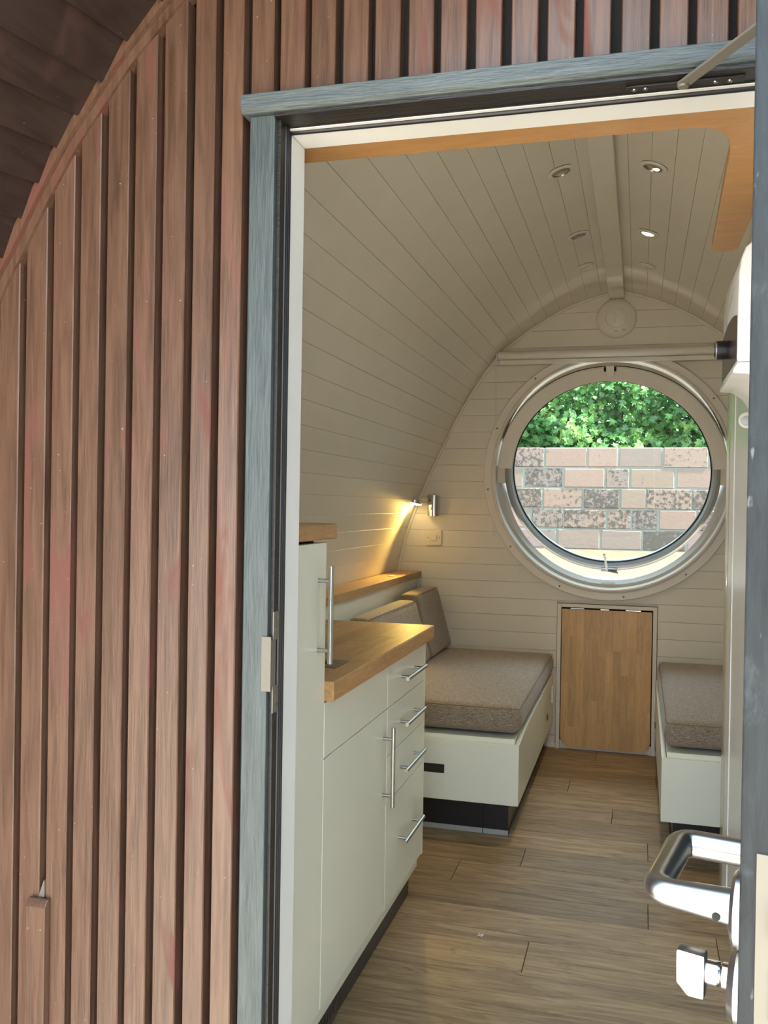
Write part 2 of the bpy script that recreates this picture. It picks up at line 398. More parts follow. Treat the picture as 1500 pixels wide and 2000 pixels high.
# ------------------------------------------------------------------ back wall boards, with porthole and flap recess
WX, WZ = -0.16, 1.503
wb = struct('wall_back')
def hole_w(z, R): return math.sqrt(max(0.0, R*R-(z-WZ)**2))
FX0, FX1, FZ = -0.425, 0.105, 0.796
def band(name, z0, z1, y0, y1, R, mat, parent, flap=True, margin=0.0):
    zs = [z0+(z1-z0)*i/6 for i in range(7)]
    def piece(L, Rr):
        poly = [(x, y0, z) for x, z in zip(L, zs)]+[(x, y0, z) for x, z in reversed(list(zip(Rr, zs)))]
        obj(name, MB().prism(poly, (0, y1-y0, 0)), mat, parent, 0.0012 if name == 'plank' else 0, seg=1)
    Lx = [CX-half_w(z)-margin for z in zs]; Rx = [CX+half_w(z)+margin for z in zs]
    if max(hole_w(z, R) for z in zs) > 0.02:
        piece(Lx, [WX-hole_w(z, R) for z in zs]); piece([WX+hole_w(z, R) for z in zs], Rx)
    elif flap and z0 < FZ-0.02:
        piece(Lx, [FX0]*7); piece([FX1]*7, Rx)
    else: piece(Lx, Rx)
zz = 0.0; rows = [0.0]; z = 0.6245-0.0928*6
while z < 2.46: rows.append(z); z += 0.0928
rows = [r for r in rows if r == 0 or r > 0.05]+[2.486]
for a, b in zip(rows, rows[1:]): band('plank', a+0.0006, b-0.0006, YB, YB+0.012, 0.645, 'ceil', wb)
m0 = [0.0, 0.3, 0.6, 0.796, 0.87, 1.0, 1.2, 1.4, 1.6, 1.8, 2.0, 2.13, 2.25, 2.4, 2.49]
for a, b in zip(m0, m0[1:]):
    band('backing', a, b, YB+0.0125, YB+0.145, 0.646, 'ceil', wb)
obj('recess_back', B(FX0, FX1, YB+0.10, YB+0.145, 0.0, FZ), 'dark', wb)

# ------------------------------------------------------------------ porthole window with tilted sash
w1 = struct('window_1', (WX, YB, WZ), 'round cream porthole window with its sash tilted open in the end wall')
C0 = (WX, 0, WZ)
obj('outer_ring', MB().lathe(C0, (0,1,0), [(0.645,5.148),(0.683,5.148),(0.683,5.130),(0.679,5.125),(0.640,5.123),(0.640,5.148)], 128, closed=True), 'ring', w1, 0, True)
obj('bead', MB().lathe(C0, (0,1,0), [(0.640,5.148),(0.640,5.120),(0.634,5.112),(0.627,5.110),(0.621,5.114),(0.619,5.124),(0.619,5.148)], 128, closed=True), 'ring', w1, 0, True)
obj('reveal', MB().lathe(C0, (0,1,0), [(0.640,5.149),(0.619,5.149),(0.618,5.225),(0.602,5.235),(0.596,5.26),(0.582,5.298),(0.586,5.304),(0.640,5.304)], 128, closed=True), 'ring_shaded', w1, 0, True)
TH = math.radians(22.0); PV = Vector((WX, 5.22, WZ))
SM = Matrix.Translation(PV) @ Matrix.Rotation(TH, 4, 'X')
def L0(prof, **k): return MB().lathe((0,0,0), (0,1,0), prof, 128, closed=True, **k).xform(SM)
sash = obj('sash', L0([(0.576,0.040),(0.576,-0.008),(0.570,-0.020),(0.553,-0.030),(0.540,-0.024),(0.531,0.0),(0.531,0.040)]), 'alu', w1, 0, True, label='grey aluminium tilting sash ring')
obj('gasket', L0([(0.5315,0.018),(0.5315,0.006),(0.525,0.006),(0.525,0.018)]), 'black', sash, 0, True)
obj('glass_pane', MB().lathe((0,0,0), (0,1,0), [(0.0,0.019),(0.5305,0.019),(0.5305,0.025),(0.0,0.025)], 96).xform(SM), 'glass', sash)
# upper half flange riding on the sash (towards the room)
fl_ = MB().lathe((0,0,0), (0,1,0), [(0.535,-0.026),(0.55,-0.034),(0.606,-0.034),(0.6135,-0.028),(0.6135,-0.016),(0.5765,-0.016),(0.55,-0.031)], 96, PI+0.085, 2*PI-0.085, closed=True)
fl_.lathe((0,0,0), (0,1,0), [(0.604,-0.017),(0.6135,-0.017),(0.6135,0.072),(0.604,0.072)], 96, PI+0.33, 2*PI-0.33, closed=True)
up = sum(p[2] for p in fl_.v)/len(fl_.v)
if up < 0: fl_.v = [(x, y, -z) for x, y, z in fl_.v]
obj('upper_flange', fl_.xform(SM), 'ring', sash, 0, True)
obj('flange_seal', MB().lathe((0,0,0),(0,1,0),[(0.6128,-0.026),(0.6162,-0.023),(0.6162,-0.016),(0.6128,-0.016)],96,PI+0.33,2*PI-0.33,closed=True).xform(SM), 'black', sash, 0, True)
for a, b in ((-0.032,-0.0205),(0.0205,0.032)): obj('latch_slot', B(a, b, -0.0365, -0.0335, 0.590, 0.6125).xform(SM), 'dark', sash)
for sd in (-1, 1):
    m = B(WX+sd*0.594-0.022, WX+sd*0.594+0.022, 5.185, 5.232, WZ-0.05, WZ+0.05)
    obj('pivot_block', m, 'cream_plastic', w1, 0.003)
for i in range(12):
    a = 2*PI*(i+0.25)/12
    p = (WX+0.663*math.cos(a), 5.122, WZ+0.663*math.sin(a))
    obj('screw', MB().lathe(p, (0,1,0), [(0,-0.002),(0.004,-0.001),(0.005,0.002)], 10), 'nickel' if i % 4 else 'heater_dark', w1, 0, True)
obj('top_latch', B(-0.020, 0.020, -0.048, -0.030, 0.565, 0.622).xform(SM), 'ring', sash, 0.003)
m = B(-0.045, 0.045, -0.046, -0.026, -0.566, -0.548); m.tube([(-0.006,-0.05,-0.560),(0.05,-0.062,-0.566)], 0.007, 8)
obj('catch', m.xform(SM), 'steel', sash, 0.001)
obj('stay', MB().tube([Vector(SM @ Vector((-0.010,-0.042,-0.557))), Vector(SM @ Vector((-0.026,-0.075,-0.445)))], 0.007, 8), 'plastic', sash, 0, True)
obj('keeper', B(WX-0.035, WX+0.035, 5.238, 5.262, WZ-0.603, WZ-0.588), 'plastic', w1, 0.002)

# ------------------------------------------------------------------ front wall: dark backing, battens, door lining
OX0, OX1, OZ = -0.573, 0.305, 1.940     # door opening
wf = struct('wall_front')
def front_panel(name, y0, y1, mat, d=0.0, bev=0):
    prof = offset_profile(d); top = [(x, z) for x, z in prof if z >= -0.12]
    Lh = [(x, z) for x, z in top]; Rh = [(2*CX-x, z) for x, z in top]
    mb = MB()
    def slab(zs, fx0, fx1):
        for za, zb in zip(zs, zs[1:]):
            q = [(fx0(za), y0, za), (fx1(za), y0, za), (fx1(zb), y0, zb), (fx0(zb), y0, zb)]
            mb.prism(q, (0, y1-y0, 0))
    zs = [-0.12+0.0687*i for i in range(31)]; zs[-1] = OZ
    slab(zs, lambda z: CX-half_w(z)-d, lambda z: OX0); slab(zs, lambda z: OX1, lambda z: CX+half_w(z)+d)
    zs = [OZ+(2.49-OZ)*i/24 for i in range(25)]
    slab(zs, lambda z: CX-half_w(z)-d, lambda z: CX+half_w(z)+d)
    return obj(name, mb, mat, wf, bev)
front_panel('backing', YF+0.030, YF+0.05, 'dark', 0.01)
front_panel('lining', YF+0.051, YI, 'ceil', 0.0)
gaps = [(-1.392,-1.3825),(-1.3295,-1.316),(-1.2755,-1.262),(-1.2215,-1.208),(-1.168,-1.155),(-1.115,-1.102),(-1.0613,-1.0487),(-1.0069,-0.9944),(-0.9534,-0.9402),(-0.9019,-0.8889),(-0.8482,-0.8355),(-0.7956,-0.783),(-0.741,-0.7265),(-0.6893,-0.6764),(-0.6395,-0.6250),
        (-0.5858,-0.5742),(-0.5317,-0.5212),(-0.4804,-0.4675),(-0.4258,-0.414),(-0.3731,-0.3599),(-0.3198,-0.3084),(-0.2675,-0.2539),(-0.2138,-0.199),(-0.159,-0.1452),
        (-0.1045,-0.0918),(-0.0526,-0.0372),(0.0033,0.0162),(0.0559,0.0678),(0.1108,0.1231)]
x = 0.1231
while x < 1.10:
    x += 0.0415; gaps.append((x, x+0.0125)); x += 0.0125
VI = [(-0.137,2.470),(-0.30,2.435),(-0.46,2.365),(-0.60,2.272),(-0.7478,2.1552),(-0.7928,2.1129),(-0.8424,2.0634),(-0.8966,1.9959),(-0.9478,1.9303),(-0.9997,1.8493),(-1.0524,1.7559),(-1.1019,1.6679),(-1.20,1.44),(-1.30,1.12),(-1.36,0.8),(-1.39,0.4),(-1.385,-0.1)]
VI = spline(VI, 6)
def verge_z(x):
    if x > CX: x = 2*CX-x
    for a, b in zip(VI, VI[1:]):
        if b[0] <= x <= a[0]: return a[1]+(b[1]-a[1])*(a[0]-x)/(a[0]-b[0]+1e-9)
    return -0.2
for (a0, a1), (b0, b1) in zip(gaps, gaps[1:]):
    x0, x1 = a1, b0
    zb = -0.14
    if x1 > OX0-0.055 and x0 < OX1+0.05: zb = 1.968
    z0, z1 = verge_z(x0), verge_z(x1)
    if min(z0, z1) < zb+0.05: continue
    mid = (x0+x1)/2; j = random.uniform(-0.0012, 0.0012)
    poly = [(x0, YF+j, zb), (x1, YF+j, zb), (x1, YF+j, z1), (mid, YF+j, verge_z(mid)), (x0, YF+j, z0)]
    if x0 < CX < x1: pass
    obj('batten', MB().prism(poly, (0, 0.0295-j, 0)), 'batten', wf, 0.0016, seg=1)

# door lining and lintel
t3 = struct('trim_3')
obj('jamb_board', B(-0.6205, OX0-0.004, 1.388, YF+0.0195, -0.14, 1.947), 'greyz', t3, 0.002, label='weathered grey painted jamb board')
obj('lintel_board', MB().prism([(-0.6305,1.372,1.9765),(-0.6305,1.419,1.9765),(-0.6305,1.419,1.9475),(-0.6305,1.379,1.9475),(-0.6305,1.372,1.9535)], (0.97,0,0)), 'greyx', t3, 0.001, label='weathered grey painted lintel board')
obj('lintel_soffit', B(OX0-0.0035, OX1, 1.384, 1.432, 1.9415, 1.9472), 'darkwood', t3)
obj('lintel_strip', B(OX0, OX1, 1.4325, 1.440, 1.9385, 1.962), 'frame_white', t3)
obj('head_seal', MB().tube([(OX0, 1.4445, 1.9385),(-0.2,1.4450,1.9375),(OX1,1.4445,1.9385)], 0.0048, 10), 'black', t3, 0, True)
obj('head_frame', B(OX0, OX1, 1.4495, YI+0.004, 1.9375, 1.99), 'frame_white', t3, 0.0015)
obj('jamb_return', B(OX0-0.0035, OX0+0.002, 1.400, 1.4195, -0.14, 1.9415), 'darkwood', t3)
for i, y in enumerate((1.4245, 1.4325, 1.4405)):
    obj('jamb_seal', MB().tube([(OX0, y, -0.1),(OX0, y, 1.940)], 0.0048, 8), 'black', t3, 0, True)
obj('jamb_frame', B(OX0-0.02, OX0+0.001, 1.4465, YI+0.004, -0.12, 1.9372), 'frame_white', t3, 0.0015)
obj('hinge_jamb', B(OX1-0.001, OX1+0.05, 1.388, YI+0.004, -0.14, 1.9372), 'greyz', t3, 0.0015)
obj('threshold', B(OX0, OX1, 1.40, YI, -0.10, -0.013), 'alu', t3, 0.002)

# curved verge trim where the cladding meets the overhang
vt = struct('trim_4')
VO = [(p[0], p[1]) for p in VI]
def curve_strip(d0, d1, y0, y1):
    mb = MB()
    def offp(d):
        out = []
        for i, p in enumerate(VI):
            a, b = VI[max(i-1,0)], VI[min(i+1,len(VI)-1)]; tx, tz = b[0]-a[0], b[1]-a[1]; l = math.hypot(tx, tz)
            out.append((p[0]+tz/l*d, p[1]-tx/l*d))
        return out
    A, Bq = offp(d0), offp(d1)
    for sd in (-1, 1):
        g = lambda p: (p[0] if sd < 0 else 2*CX-p[0], p[1])
        for i in range(len(VI)-1):
            q = [g(A[i]), g(A[i+1]), g(Bq[i+1]), g(Bq[i])]
            mb.prism([(x, y0, z) for x, z in q], (0, y1-y0, 0))
    return mb
obj('inner_strip', curve_strip(-0.002, 0.013, 1.394, 1.42), 'batten', vt)
obj('outer_strip', curve_strip(0.0135, 0.030, 1.384, 1.42), 'batten', vt)
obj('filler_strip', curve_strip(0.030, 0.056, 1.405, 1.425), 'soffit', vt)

# overhang soffit boards, flaring outwards and down towards the front
ov = struct('roof_overhang')
brk = [(-0.137,2.52),(-0.24,2.495),(-0.34,2.457),(-0.44,2.408),(-0.53,2.352),(-0.61,2.295),(-0.69,2.235),(-0.77,2.163),(-0.8352,2.1042),(-0.8834,2.0418),(-0.9285,1.9903),(-0.9703,1.9394),(-1.0064,1.8819),(-1.0408,1.8235),(-1.078,1.757),(-1.115,1.686),(-1.150,1.612),(-1.183,1.535),(-1.215,1.455),(-1.245,1.375),(-1.275,1.29),(-1.30,1.2),(-1.322,1.11),(-1.342,1.02),(-1.358,0.93),(-1.373,0.83),(-1.386,0.73),(-1.396,0.62),(-1.403,0.5),(-1.407,0.37),(-1.407,0.24),(-1.403,0.10),(-1.395,-0.08)]
for sd in (-1, 1):
    for i in range(len(brk)-1):
        YO = 0.85-0.43*min(1.0, i/9)
        a, b = Vector(brk[i]), Vector(brk[i+1]); d = (b-a).normalized(); nrm = Vector((d.y, -d.x))
        lap = 0.008
        q = [a-nrm*0.0, b+d*0.012+nrm*lap*0-nrm*0.012, b+d*0.012+nrm*0.004, a+nrm*0.018]
        e = d*0.012; q = [a + nrm*0.013, b + e + nrm*0.001, b + e + nrm*0.020, a + nrm*0.033]
        pts0 = []; pts1 = []
        for p in q:
            x = p.x if sd < 0 else 2*CX-p.x
            pts0.append((x, 1.42, p.y)); pts1.append((x, YO, p.y-0.13*(1.42-YO)))
        mb = MB().add(pts0+pts1, [(3,2,1,0),(4,5,6,7)]+[(k,(k+1)%4,(k+1)%4+4,k+4) for k in range(4)])
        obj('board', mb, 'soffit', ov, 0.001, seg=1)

# ------------------------------------------------------------------ open door leaf seen on its lock edge
HA = Vector((0.0652, 0.6226)); HB = Vector((0.25, 1.40)); HL = (HB-HA).length
u2 = (HB-HA)/HL; n2 = Vector((-u2.y, u2.x))
DM = Matrix(((u2.x, n2.x, 0, HA.x), (u2.y, n2.y, 0, HA.y), (0, 0, 1, 0), (0, 0, 0, 1)))   # local: x along leaf, y towards the room side, z up
dr = struct('door_1', (HB.x, HB.y, 0), 'open door leaf seen on its worn grey lock edge')
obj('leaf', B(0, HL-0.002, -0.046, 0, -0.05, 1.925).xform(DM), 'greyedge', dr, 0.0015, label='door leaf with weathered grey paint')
m = B(-0.0012, 0.0005, -0.034, -0.010, 0.86, 1.105)
fp = obj('faceplate', m.xform(DM), 'nickel', dr, 0.0003, label='satin metal lock faceplate')
obj('latch_bolt', B(-0.008, 0.0, -0.031, -0.020, 1.053, 1.076).xform(DM), 'brass', fp, 0.002)
obj('latch_gap', B(-0.0016, 0.0, -0.0325, -0.0185, 1.0515, 1.0775).xform(DM), 'dark', fp)
obj('dead_bolt', B(-0.003, 0.0, -0.032, -0.019, 1.002, 1.035).xform(DM), 'nickel', fp, 0.001)
obj('plate_screw', MB().lathe((-0.0016,-0.022,1.091), (1,0,0), [(0,0),(0.003,0.0003),(0.0034,0.001)], 12).xform(DM), 'steel', fp)
RZ = 1.0515; RS = 0.040
hd = MB().lathe((RS, 0, RZ), (0,1,0), [(0,0.0),(0.026,0.0),(0.026,0.006),(0.0235,0.0085),(0,0.0085)], 40)
dh = obj('door_handle', hd.xform(DM), 'steel', dr, 0, True, label='brushed steel return lever on round rose')
def lever():
    pts = []; P = [Vector((RS,0.0085,RZ)), Vector((RS,0.061,RZ+0.001)), Vector((RS+0.092,0.061,RZ+0.006)), Vector((RS+0.092,0.014,RZ+0.006))]
    pts.append(P[0]); 
    for i in (1, 2):
        a = (P[i-1]-P[i]).normalized(); b = (P[i+1]-P[i]).normalized(); r = 0.013
        for k in range(7):
            t = k/6; pts.append((P[i]+a*r)*(1-t)**2+P[i]*2*t*(1-t)+(P[i]+b*r)*t*t)
    pts.append(P[3])
    rr = [0.0125]+[0.0098]*7+[0.0105]*7+[0.0105]
    return MB().tube(pts, rr, 24)
obj('lever', lever().xform(DM), 'steel', dh, 0, True)
obj('grub_screw', MB().lathe((RS-0.0115, 0.018, RZ-0.004), (1,0,0), [(0,-0.001),(0.0026,-0.001),(0.003,0.002)], 12).xform(DM), 'dark', dh)
TZ = RZ-0.0515
tt = obj('thumb_turn', MB().lathe((RS, 0, TZ), (0,1,0), [(0,0.0),(0.026,0.0),(0.026,0.005),(0.022,0.0095),(0,0.010)], 40).xform(DM), 'steel', dr, 0, True, label='brushed steel thumb turn below the lever')
obj('turn_stem', MB().lathe((RS,0,TZ+0.004), (0,1,0), [(0,0.009),(0.009,0.009),(0.009,0.0145),(0.0078,0.016),(0.0085,0.018),(0.0085,0.025),(0,0.025)], 24).xform(DM), 'chrome', tt, 0, True)
obj('turn_grip', MB().prism([(RS-0.010,0.025,TZ+0.018),(RS-0.010,0.044,TZ+0.019),(RS-0.010,0.0445,TZ-0.004),(RS-0.010,0.036,TZ-0.012),(RS-0.010,0.025,TZ-0.012)], (0.013,0,0)).xform(DM), 'steel', tt, 0.0018, True)
# door stay arm
t = thing('door_stay_arm', 'grey metal restrictor arm from the lintel to the open door', 'door stay', (0.05, 1.40, 1.94))
A0 = Vector((0.0505, 1.4035, 1.9335)); A1 = Vector((0.197, 1.158, 1.9335)); ad = (A1-A0).normalized(); an = Vector((ad.y, -ad.x, 0))*0.0095
obj('arm_bar', MB().prism([A0-an, A1-an, A1+an, A0+an], (0,0,0.004)), 'dull', t, 0.0008)
obj('base_plate', B(-0.03, 0.135, 1.404, 1.424, 1.9385, 1.9413), 'darkwood', t, 0.0008)
obj('arm_pivot', MB().lathe(A0, (0,0,1), [(0,-0.003),(0.0075,-0.003),(0.0085,0.0),(0.0085,0.005),(0,0.005)], 20), 'dull', t, 0, True)
for x in (-0.018, -0.002, 0.095, 0.115):
    obj('screw', MB().lathe((x,1.414,1.9385), (0,0,1), [(0,-0.002),(0.003,-0.0015),(0.004,0)], 10), 'steel', t, 0, True)
# strike plate on the jamb
t = thing('strike_plate', 'satin metal lock strike plate on the grey door jamb', 'strike plate', (OX0, 1.40, 1.06))
PX = OX0+0.002
m = MB().box(PX, PX+0.002, 1.3965, 1.4185, 0.978, 1.022).box(PX, PX+0.002, 1.3965, 1.4185, 1.097, 1.143)
m.box(PX, PX+0.002, 1.3865, 1.4055, 1.022, 1.097).box(PX, PX+0.002, 1.4155, 1.4185, 1.022, 1.097)
sp_ = obj('plate', m, 'nickel', t)
obj('lip', B(-0.586, PX+0.002, 1.3852, 1.3878, 1.015, 1.104), 'nickel', t, 0.0008)
obj('keep_hole', B(PX-0.001, PX+0.0006, 1.4055, 1.4155, 1.022, 1.097), 'dark', sp_)
for y, z in ((1.413,1.132),(1.402,1.115),(1.404,1.004),(1.413,0.990)):
    obj('screw', MB().lathe((PX+0.002,y,z), (1,0,0), [(0,0.001),(0.0022,0.0008),(0.003,0)], 10), 'steel', sp_, 0, True)
# small brown conduit cover low on the battens
t = thing('cable_cover', 'short brown timber cover strip screwed low over two battens', 'cover strip', (-1.0, 1.40, 0.3))
obj('strip', MB().prism([(-1.0205,1.3985,-0.1),(-1.0205,1.3985,0.622),(-1.0205,1.392,0.622),(-1.0205,1.383,0.610),(-1.0205,1.383,-0.1)], (0.0385,0,0)), 'batten', t, 0.0012)
for x, z in ((-1.0155,0.572),(-0.990,0.572),(-1.0155,0.398),(-0.990,0.398)):
    obj('screw', MB().lathe((x,1.383,z), (0,1,0), [(0,-0.001),(0.002,-0.0008),(0.0026,0)], 10), 'nickel', t, 0, True)
obj('sealant', MB().prism([(-1.0065,1.399,0.622),(-0.9945,1.399,0.622),(-0.9945,1.399,0.648),(-0.996,1.399,0.652)], (0,0.012,0)), 'nickel', t, label='pale smear of sealant')

# ------------------------------------------------------------------ overhead L shaped pelmet shelf
t = thing('overhead_shelf', 'L-shaped honey wood shelf above the doorway with a rounded tail', 'shelf', (-0.2, 1.6, 1.96))
poly = [(-0.93,YI+0.001),(0.262,YI+0.001),(0.262,1.63),(0.236,1.66),(0.226,1.80),(0.2185,2.372)]
poly += [(0.2085,2.386),(0.185,2.392),(0.166,2.386),(0.1585,2.372),(0.142,1.72)]
poly += [(0.134,1.665),(0.120,1.632),(0.096,1.612),(0.06,1.607),(-0.93,1.614)]
obj('board', MB().prism([(x, y, 1.95) for x, y in poly], (0,0,0.022)), 'pelmet', t, 0.0025)

# ------------------------------------------------------------------ tall cabinet, base cabinet, worktop
XF = -0.6865
def bar_handle(parent, p0, p1, posts, out, r=0.0055, mat='steel'):
    h = obj('handle', MB().tube([p0, p1], r, 14), mat, parent, 0, True)
    for a in posts: obj('post', MB().tube([Vector(a)-Vector(out), a], r*0.8, 10), mat, h, 0, True)
    return h
t = thing('tall_cabinet', 'tall cream cupboard just inside the door with an oak top', 'cabinet', (-1.0, 1.8, 0))
obj('body', B(-1.26, XF-0.019, YI+0.006, 1.992, 0.10, 1.232), 'cab', t, 0.001)
d = obj('door', B(XF-0.018, XF, YI+0.012, 1.9955, 0.158, 1.232), 'cab', t, 0.0012)
bar_handle(d, (XF+0.030,1.942,0.965), (XF+0.030,1.942,1.182), [(XF+0.030,1.942,1.149),(XF+0.030,1.942,0.994)], (0.030,0,0), 0.0062)
t2 = thing('cupboard_top', 'thick oak top overhanging the tall cream cupboard', 'shelf', (-0.96, 1.79, 1.239))
obj('oak_board', B(-1.235, XF+0.004, YI+0.006, 2.060, 1.239, 1.275), 'oak_y', t2, 0.004)
obj('top_support', B(-1.26, XF-0.03, YI+0.012, 1.990, 1.232, 1.239), 'dark', t)
obj('plinth', B(-1.26, -0.736, YI+0.02, 1.992, 0.0, 0.10), 'blackp', t)
vg = thing('vent_grille', 'dark slotted ventilation grille at floor level under the tall cupboard', 'grille', (-0.73, 1.95, 0))
g = obj('grille_plate', B(-0.7320, -0.7265, 1.62, 2.255, 0.008, 0.099), 'heater_dark', vg, 0.001)
for j in range(2):
    for i in range(26):
        y = 1.64+i*0.023
        obj('slot', MB().prism([(-0.7265,y,0.028+j*0.036),(-0.7265,y+0.009,0.028+j*0.036),(-0.7265,y+0.015,0.056+j*0.036),(-0.7265,y+0.006,0.056+j*0.036)], (0.0008,0,0)), 'black', g)
t = thing('base_cabinet', 'cream kitchen base unit with four drawers under the oak worktop', 'cabinet', (-1.0, 2.5, 0))
obj('carcass', B(-1.30, XF-0.019, 1.998, 3.036, 0.10, 0.866), 'cab', t, 0.001)
obj('end_panel', B(-1.30, XF+0.0, 3.021, 3.038, 0.145, 0.866), 'cab', t, 0.0015)
obj('false_front', B(XF-0.018, XF, 1.998, 2.550, 0.7365, 0.864), 'cab', t, 0.0012)
d = obj('door', B(XF-0.018, XF, 1.998, 2.550, 0.158, 0.7335), 'cab', t, 0.0012)
bar_handle(d, (XF+0.030,2.510,0.468), (XF+0.030,2.510,0.692), [(XF+0.030,2.510,0.660),(XF+0.030,2.510,0.500)], (0.030,0,0), 0.0062)
dz = [(0.7365,0.864,0.801),(0.5965,0.7335,0.664),(0.4605,0.5935,0.526),(0.152,0.4575,0.311)]
for z0, z1, zh in dz:
    d = obj('drawer', B(XF-0.018, XF, 2.5535, 3.0185, z0, z1), 'cab', t, 0.0012)
    bar_handle(d, (XF+0.029,2.672,zh), (XF+0.029,2.917,zh), [(XF+0.029,2.71,zh),(XF+0.029,2.878,zh)], (0.029,0,0), 0.0062)
obj('plinth', B(-1.30, -0.733, 1.995, 3.034, 0.0, 0.10), 'blackp', t, 0.001)
t = thing('worktop', 'oak butcher-block worktop over the drawers', 'worktop', (-1.0, 2.5, 0.868))
WXe = -0.6835+0.02
xs = [-1.29+i*0.0482 for i in range(13)]; xs[-1] = WXe-0.012
def stave_field(parent, x0, x1, y0, y1, z0, z1, w, lens, mat, name='stave'):
    n = max(1, round((x1-x0)/w)); w = (x1-x0)/n
    for i in range(n):
        y = y0-random.random()*lens*0.8
        while y < y1:
            l = lens*random.uniform(0.7, 1.3); a, b = max(y, y0), min(y+l, y1)
            if b-a > 0.02: obj(name, B(x0+i*w, x0+(i+1)*w, a, b, z0, z1), mat, parent)
            y += l
stave_field(t, -1.29, WXe-0.006, 1.996, 3.062, 0.869, 0.9145, 0.05, 0.55, 'oak_y')
edge = MB().prism([(WXe-0.006,1.996,0.869),(WXe-0.002,1.996,0.869),(WXe,1.996,0.873),(WXe,1.996,0.9105),(WXe-0.002,1.996,0.9145),(WXe-0.006,1.996,0.9145)], (0,1.066,0))
obj('front_edge', edge, 'oak_y', t)
t = thing('socket_plate', 'dark flush pop-up socket lid in the oak worktop beside the tall cupboard', 'socket', (-0.75, 2.25, 0.9145))
obj('lid', B(-0.80, -0.715, 2.16, 2.275, 0.9146, 0.9165), 'nickel', t, 0.001)
obj('finger_slot', B(-0.765, -0.75, 2.205, 2.235, 0.9165, 0.917), 'dark', t)
# ledge behind the bench with cream front
t = thing('window_ledge', 'long oak ledge on a cream panel behind the bench', 'shelf', (-1.27, 4.0, 0.92))
stave_field(t, -1.335, -1.1985, 3.042, 5.146, 0.909, 0.9445, 0.046, 0.6, 'oak_y')
obj('front_panel', B(-1.232, -1.215, 3.042, 5.120, 0.02, 0.908), 'cab', t, 0.001)
obj('end_batten', B(-1.2145, -1.204, 5.125, 5.146, 0.80, 0.908), 'cab', t, 0.001)
o = obj('plastic_disc', MB().lathe((-1.255, 4.70, 0.945), (0,0,1), [(0,0.004),(0.014,0.004),(0.018,0.002),(0.019,0),(0,0)], 24), 'plastic', None, 0, True)
tag(o, 'small round white cap lying on the oak ledge', 'cap')

# ------------------------------------------------------------------ bench boxes and cushions
def rounded(x0, x1, y0, y1, z0, z1, r, crown=0.0, n=(26,34,8), lean=0.0):
    mb = MB(); nx, ny, nz = n
    def sampled(a, b, k): return [a+(b-a)*(0.5-0.5*math.cos(PI*i/k))*0.55+(b-a)*(i/k)*0.45 for i in range(k+1)]
    X, Y, Z = sampled(x0,x1,nx), sampled(y0,y1,ny), sampled(z0,z1,nz)
    idx = {}
    def vert(i, j, k):
        if (i,j,k) in idx: return idx[(i,j,k)]
        p = Vector((X[i],Y[j],Z[k])); c = Vector((min(max(p.x,x0+r),x1-r), min(max(p.y,y0+r),y1-r), min(max(p.z,z0+r),z1-r)))
        d = p-c
        if d.length > 1e-9:
            big = max(abs(d.x),abs(d.y),abs(d.z)); p = c+d.normalized()*big
        a = (p.x-x0)/(x1-x0)*2-1; b = (p.y-y0)/(y1-y0)*2-1; cc = (p.z-z0)/(z1-z0)
        p.z += crown*max(0,(1-a**4))*max(0,(1-b**4))*cc
        p.x += crown*0.25*a*max(0,1-b**2)*math.sin(PI*cc); p.y += crown*0.25*b*max(0,1-a**2)*math.sin(PI*cc)
        mb.v.append(tuple(p)); idx[(i,j,k)] = len(mb.v)-1; return idx[(i,j,k)]
    for i in range(nx):
        for j in range(ny):
            for k in (0, nz): mb.f.append((vert(i,j,k),vert(i+1,j,k),vert(i+1,j+1,k),vert(i,j+1,k)))
    for i in range(nx):
        for k in range(nz):
            for j in (0, ny): mb.f.append((vert(i,j,k),vert(i+1,j,k),vert(i+1,j,k+1),vert(i,j,k+1)))
    for j in range(ny):
        for k in range(nz):
            for i in (0, nx): mb.f.append((vert(i,j,k),vert(i,j+1,k),vert(i,j+1,k+1),vert(i,j,k+1)))
    return mb
